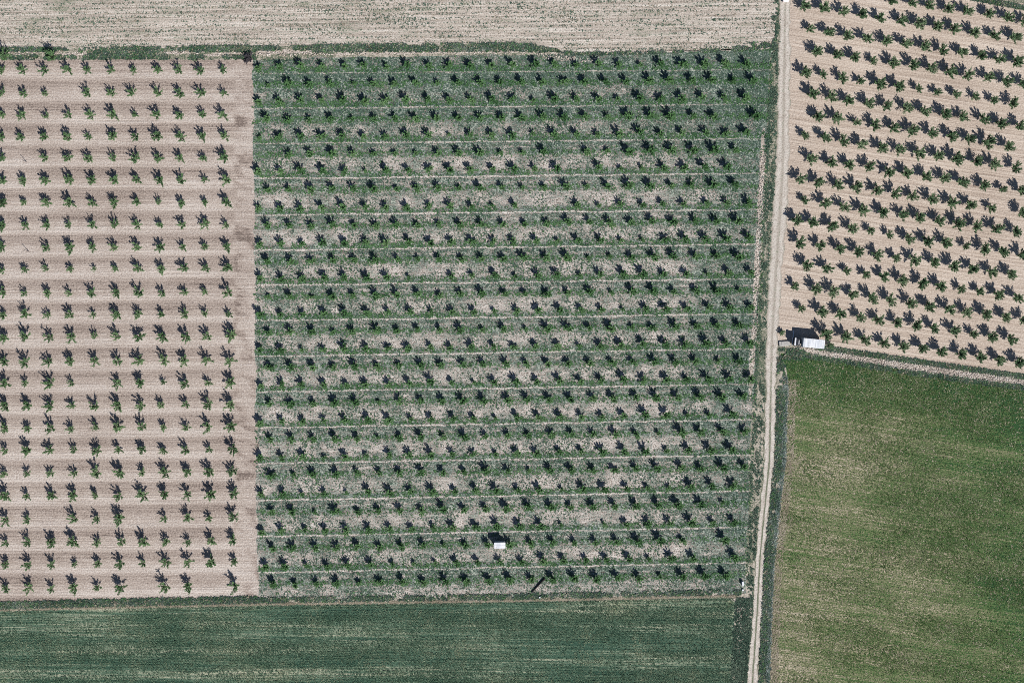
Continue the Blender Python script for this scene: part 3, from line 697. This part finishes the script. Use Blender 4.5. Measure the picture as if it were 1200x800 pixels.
# centre orchard: 300 largest stand alone, the rest are one mass
cand = []
for i in range(30):
    x0, x1, n = CX[i]; st_ = (x1 - x0) / n
    xs = [x0 + st_ * k for k in range(n + 1)]
    if i % 2 == 0: xs = [x0 - (24.5 if i < 28 else 22.5)] + xs
    xs = [x for x in xs if not any(abs(x - g) < 9 for g in CGAP.get(i, ()))]
    for k, x in enumerate(xs):
        xx = x + random.gauss(0, .7); yy = float(crow_y(i, xx)) + random.gauss(0, .6)
        s = (random.uniform(.62, .8) if random.random() < .10 else random.uniform(.92, 1.22)) * (1 + .06 * (xx > 700) + .05 * (yy < 200))
        cand.append((s, i, len(xs) - k, xx + 5.2, yy + 7.0))
cand.sort(reverse=True)
Vs, Fs, mi, off = [], [], [], 0
for j, (s, i, nth, x, y) in enumerate(cand):
    X, Y = W(x, y)[:2]; v = random.randrange(len(SM)); rz = random.random() * 6.28
    if j < 300:
        o = link('small_tree', SM[v], None, (X, Y, 0)); o.scale = (s, s, s); o.rotation_euler = (0, 0, rz)
        tag(o, 'small round tree, %s from the track verge in the %s row above the crop' % (ORD[nth], ORD[30 - i]), 'tree', 'small trees of the weedy orchard')
    else:
        T = SMALL[v]; V = np.concatenate([T[0], T[2]]) * s; c, sn = math.cos(rz), math.sin(rz)
        V = np.stack([V[:, 0] * c - V[:, 1] * sn + X, V[:, 0] * sn + V[:, 1] * c + Y, V[:, 2]], 1)
        Vs.append(V); Fs.append(np.concatenate([T[1], T[3] + len(T[0])]) + off); off += len(V); mi.append(np.r_[np.zeros(len(T[1])), np.ones(len(T[3]))])
o = link('orchard_foliage', mesh_np('orchard_foliage', np.concatenate(Vs), np.concatenate(Fs), [BARK, L_SMALL], np.concatenate(mi)))
tag(o, 'remaining smaller round trees spread through the rows of the weedy orchard', 'trees', kind='stuff')

# two larger trees in the top verge, shrubs
for x, y, s, lab in ((4, 65.5, 1.35, 'green tree on the grassy verge at the very edge of the photo'), (59, 65.5, 1.3, 'lone green tree on the grassy verge above the young trees')):
    tree('verge_tree', YM[3 if x < 10 else 7], base_of(x, y, 2.4), s, lab, None, 1.1)
tree('shrub', BM_[2], base_of(917, 390, .9), .62, 'low green shrub beside the dark truck cab near the track', None, .7)['category'] = 'shrub'
tree('shrub', BM_[5], base_of(973, 405, .9), .62, 'low green shrub behind the white truck on the stony strip', None, .7)['category'] = 'shrub'
T = make_tree('bushy', 77)
e = empty('bare_shrub', (*base_of(292, 69, .8), 0)); e.scale = (.95, .95, .6); tag(e, 'dark twiggy shrub at the corner where verge meets both orchards', 'shrub')
link('stems', mesh_np('stems', T[0], T[1], [TWIG]), e); link('twigs', mesh_np('twigs', T[2], T[3], [leaf_mat('dark_twig', [(0, (.03, .028, .035)), (.5, (.06, .055, .062)), (1, (.11, .10, .10))], .05)]), e)

# ------------------------------------------------------------------ truck
WHITE = plain('white_paint', (.66, .67, .69), .5, .12, scale=1.2)
OFFWHITE = plain('worn_white', (.66, .66, .65), .6, .14, scale=2)
DARKP = plain('dark_cab_paint', (.03, .034, .042), .4, .2)
GREYP = plain('grey_metal', (.33, .33, .34), .5, .2)
RUBBER = plain('rubber', (.022, .022, .024), .8, .2)
GLASS = plain('dark_glass', (.02, .025, .03), .08, .1)
CONC = plain('concrete', (.40, .385, .36), .9, .2)
LAMP = plain('lamp_lens', (.75, .74, .68), .2, .05)

tx, ty = base_of(949.8, 402.2, 0)
tr = empty('box_truck', (tx, ty, 0), -0.10); tag(tr, 'white box truck with dark cab parked at the start of the stony strip', 'truck')
bm = bmesh.new(); box(bm, (0, 0, 2.1), (5.95, 2.45, 2.4), .05); bobj('cargo_box', bm, roof_mat('stained_box_paint'), tr)
cb = [c for c in tr.children if c.name.startswith('cargo_box')][0]
for k in range(6):
    bm = bmesh.new(); box(bm, (-2.5 + k * 1.0, 0, 3.312), (.06, 2.38, .02)); bobj('roof_rib', bm, OFFWHITE, cb)
bm = bmesh.new(); box(bm, (2.985, 0, 2.05), (.03, 2.2, 2.15)); box(bm, (3.01, 0, 2.05), (.04, .05, 2.1)); bobj('rear_door', bm, OFFWHITE, tr)
bm = bmesh.new(); box(bm, (-1.2, 0, .72), (8.2, .9, .22), .02); box(bm, (2.6, 0, .62), (.1, 2.2, .12)); bobj('chassis', bm, GREYP, tr)
bm = bmesh.new(); box(bm, (-4.35, 0, 1.5), (1.9, 2.2, 1.75), .14, taper=(.84, .93)); bobj('cab', bm, DARKP, tr)
bm = bmesh.new(); box(bm, (-5.0, 0, 2.44), (.42, 2.1, .22), .06); bobj('sun_visor', bm, WHITE, tr)
bm = bmesh.new(); box(bm, (-3.95, -.1, 2.43), (.34, 1.3, .16), .04); bobj('roof_hatch', bm, GREYP, tr)
bm = bmesh.new(); box(bm, (-5.2, 0, 1.85), (.05, 1.85, .7), .02); bobj('windscreen', bm, GLASS, tr)
bm = bmesh.new(); box(bm, (-5.34, 0, .72), (.22, 2.25, .34), .05); bobj('bumper', bm, WHITE, tr)
for sy_ in (-1, 1):
    bm = bmesh.new(); box(bm, (-4.5, sy_ * 1.1, 1.85), (.9, .04, .6), .015); bobj('side_window', bm, GLASS, tr)
    bm = bmesh.new(); box(bm, (-5.05, sy_ * 1.34, 1.9), (.12, .2, .4), .03); box(bm, (-5.05, sy_ * 1.18, 1.9), (.05, .2, .05)); bobj('mirror', bm, RUBBER, tr)
    bm = bmesh.new(); cyl(bm, (-5.37, sy_ * .8, 1.02), (-5.31, sy_ * .8, 1.02), .13, .13); bobj('headlight', bm, LAMP, tr)
    for wx_ in (-4.35, 1.35):
        bm = bmesh.new(); cyl(bm, (wx_, sy_ * .88, .46), (wx_, sy_ * 1.14, .46), .46, .46, 22); w = bobj('wheel', bm, RUBBER, tr)
        bm = bmesh.new(); cyl(bm, (wx_, sy_ * 1.12, .46), (wx_, sy_ * 1.155, .46), .24, .22, 16); bobj('rim', bm, GREYP, w)

# things beside the truck
bm = bmesh.new(); box(bm, (0, 0, .2), (3.0, 1.35, .42), .04); box(bm, (.2, .1, .44), (2.2, .9, .08), .02)
o = bobj('concrete_block', bm, CONC, None, (*base_of(919.5, 402.5, .4), 0)); o.rotation_euler = (0, 0, .08)
tag(o, 'low pale grey concrete block lying in front of the truck cab', 'concrete block')
bm = bmesh.new(); box(bm, (0, 0, .14), (.34, 2.0, .22), .03); box(bm, (.02, -.9, .28), (.4, .1, .08)); box(bm, (.02, .9, .28), (.4, .1, .08))
o = bobj('timber_plank', bm, OFFWHITE, None, (*base_of(929.8, 391.5, .2), 0)); o.rotation_euler = (0, 0, -.05)
tag(o, 'pale plank lying in the shadow beside the truck cab', 'plank')

# ------------------------------------------------------------------ hut
hx, hy = base_of(585.6, 638.8, 2.6)
hut = empty('hut', (hx, hy, 0), .02); tag(hut, 'small white flat-roofed hut standing among the round orchard trees', 'hut')
bm = bmesh.new(); box(bm, (0, 0, 1.2), (2.75, 1.35, 2.4), .02); bobj('wall', bm, OFFWHITE, hut)
bm = bmesh.new(); box(bm, (0, 0, 2.5), (3.15, 1.65, .16), .03); rf = bobj('roof', bm, roof_mat('stained_roof'), hut)
bm = bmesh.new(); box(bm, (0, 0, 2.59), (3.0, .05, .03)); bobj('roof_seam', bm, OFFWHITE, rf)
bm = bmesh.new(); box(bm, (.5, -.69, 1.0), (.8, .04, 1.95), .01); dr = bobj('door', bm, GREYP, hut)
bm = bmesh.new(); box(bm, (.8, -.725, 1.0), (.05, .05, .16), .01); bobj('handle', bm, RUBBER, dr)
bm = bmesh.new(); box(bm, (0, 0, .04), (3.0, 1.6, .12), .02); bobj('plinth', bm, CONC, hut)

# dark pole lying aslant
TARRED = plain('tarred_wood', (.018, .017, .018), .8, .3)
p0, p1 = Vector(W(623, 693.5, .22)), Vector(W(638, 677.5, .3))
bm = bmesh.new(); cyl(bm, p0, p1, .17, .26, 14); cyl(bm, p1, p1 + (p1 - p0) * .02, .30, .30, 14)
tag(bobj('timber_pole', bm, TARRED), 'dark pole lying aslant on the soil near the bottom verge', 'pole')

# white boxes and small pale things
def pale_box(name, px, py, s, mat, lab, cat):
    e = empty(name, (*base_of(px, py, s[2]), 0), .05); tag(e, lab, cat)
    bm = bmesh.new(); box(bm, (0, 0, s[2] / 2), s, .02); bobj('body', bm, mat, e)
    bm = bmesh.new(); box(bm, (0, 0, s[2] + .03), (s[0] * 1.1, s[1] * 1.06, .06), .015); bobj('lid', bm, WHITE, e)
    return e
pale_box('meter_box', 870.8, 683.8, (.5, 1.1, .9), WHITE, 'white meter box at the corner by track and crop', 'box')
pale_box('marker_block', 870.6, 691, (.45, .4, .35), OFFWHITE, 'small pale block just below the white meter box', 'block')
pale_box('marker_block', 632.5, 699.6, (.36, .36, .4), WHITE, 'small white block on the bottom verge below the dark pole', 'block')

# ------------------------------------------------------------------ car at the top of the track
car = empty('car', (*base_of(920.3, -5.2, 0), 0), -.02); tag(car, 'white car on the dirt track, cut off by the top edge', 'car')
CARW = plain('car_white', (.80, .80, .80), .3, .03)
bm = bmesh.new(); box(bm, (0, 0, .58), (1.68, 4.2, .62), .12, taper=(.95, .98)); bobj('body', bm, CARW, car)
bm = bmesh.new(); box(bm, (0, -.2, 1.15), (1.5, 2.3, .56), .1, taper=(.82, .74)); cabn = bobj('cabin', bm, GLASS, car)
bm = bmesh.new(); box(bm, (0, -.2, 1.45), (1.26, 1.66, .06), .03); bobj('roof', bm, CARW, car)
for sy_ in (-1, 1):
    for sx_ in (-1, 1):
        bm = bmesh.new(); cyl(bm, (sx_ * .62, sy_ * 1.3, .31), (sx_ * .85, sy_ * 1.3, .31), .31, .31, 20); w = bobj('wheel', bm, RUBBER, car)
        bm = bmesh.new(); cyl(bm, (sx_ * .845, sy_ * 1.3, .31), (sx_ * .862, sy_ * 1.3, .31), .18, .17, 14); bobj('rim', bm, GREYP, w)
    bm = bmesh.new(); box(bm, (sy_ * .62, 2.08, .66), (.3, .08, .14), .03); bobj('headlight', bm, LAMP, car)
    bm = bmesh.new(); box(bm, (sy_ * .66, -2.09, .72), (.24, .06, .16), .02); bobj('tail_light', bm, plain('tail_red', (.4, .02, .02), .3), car)
    bm = bmesh.new(); box(bm, (sy_ * .92, .75, .98), (.18, .1, .13), .03); bobj('mirror', bm, CARW, car)

# ------------------------------------------------------------------ light, sky, camera
EL = math.radians(40.0); ax, ay = .60, -.80
d = Vector((ax * math.cos(EL), ay * math.cos(EL), math.sin(EL)))
sun = bpy.data.lights.new('sun', 'SUN'); sun.energy = 5.0; sun.angle = math.radians(.53); sun.color = (1.0, .97, .945)
so = bpy.data.objects.new('sun', sun); COL.objects.link(so); so.rotation_euler = d.to_track_quat('Z', 'Y').to_euler(); so.location = (60, -80, 150)
w = bpy.data.worlds.new('World'); scene.world = w; w.use_nodes = True
nt = w.node_tree; bg = nt.nodes['Background']; sky = nt.nodes.new('ShaderNodeTexSky'); sky.sky_type = 'NISHITA'
sky.sun_disc = False; sky.sun_elevation = EL; sky.sun_rotation = math.atan2(ax, ay); sky.altitude = 900; sky.air_density = .7; sky.dust_density = .5
nt.links.new(sky.outputs[0], bg.inputs['Color']); bg.inputs['Strength'].default_value = .068

cam = bpy.data.cameras.new('camera'); cam.sensor_width = 36; cam.lens = 36 * H / (1200 * S); cam.clip_end = 5000; cam.clip_start = 1
co = bpy.data.objects.new('camera', cam); COL.objects.link(co); co.location = (0, 0, H); co.rotation_euler = (0, 0, 0)
scene.camera = co
vs = scene.view_settings; vs.view_transform = 'Standard'; vs.look = 'None'; vs.gamma = 1; vs.exposure = 0.28
scene.render.engine = 'CYCLES'
scene.cycles.use_denoising = False
scene.cycles.pixel_filter_type = 'BLACKMAN_HARRIS'; scene.cycles.filter_width = .9
scene.cycles.max_bounces = 4; scene.cycles.diffuse_bounces = 2; scene.cycles.transparent_max_bounces = 4
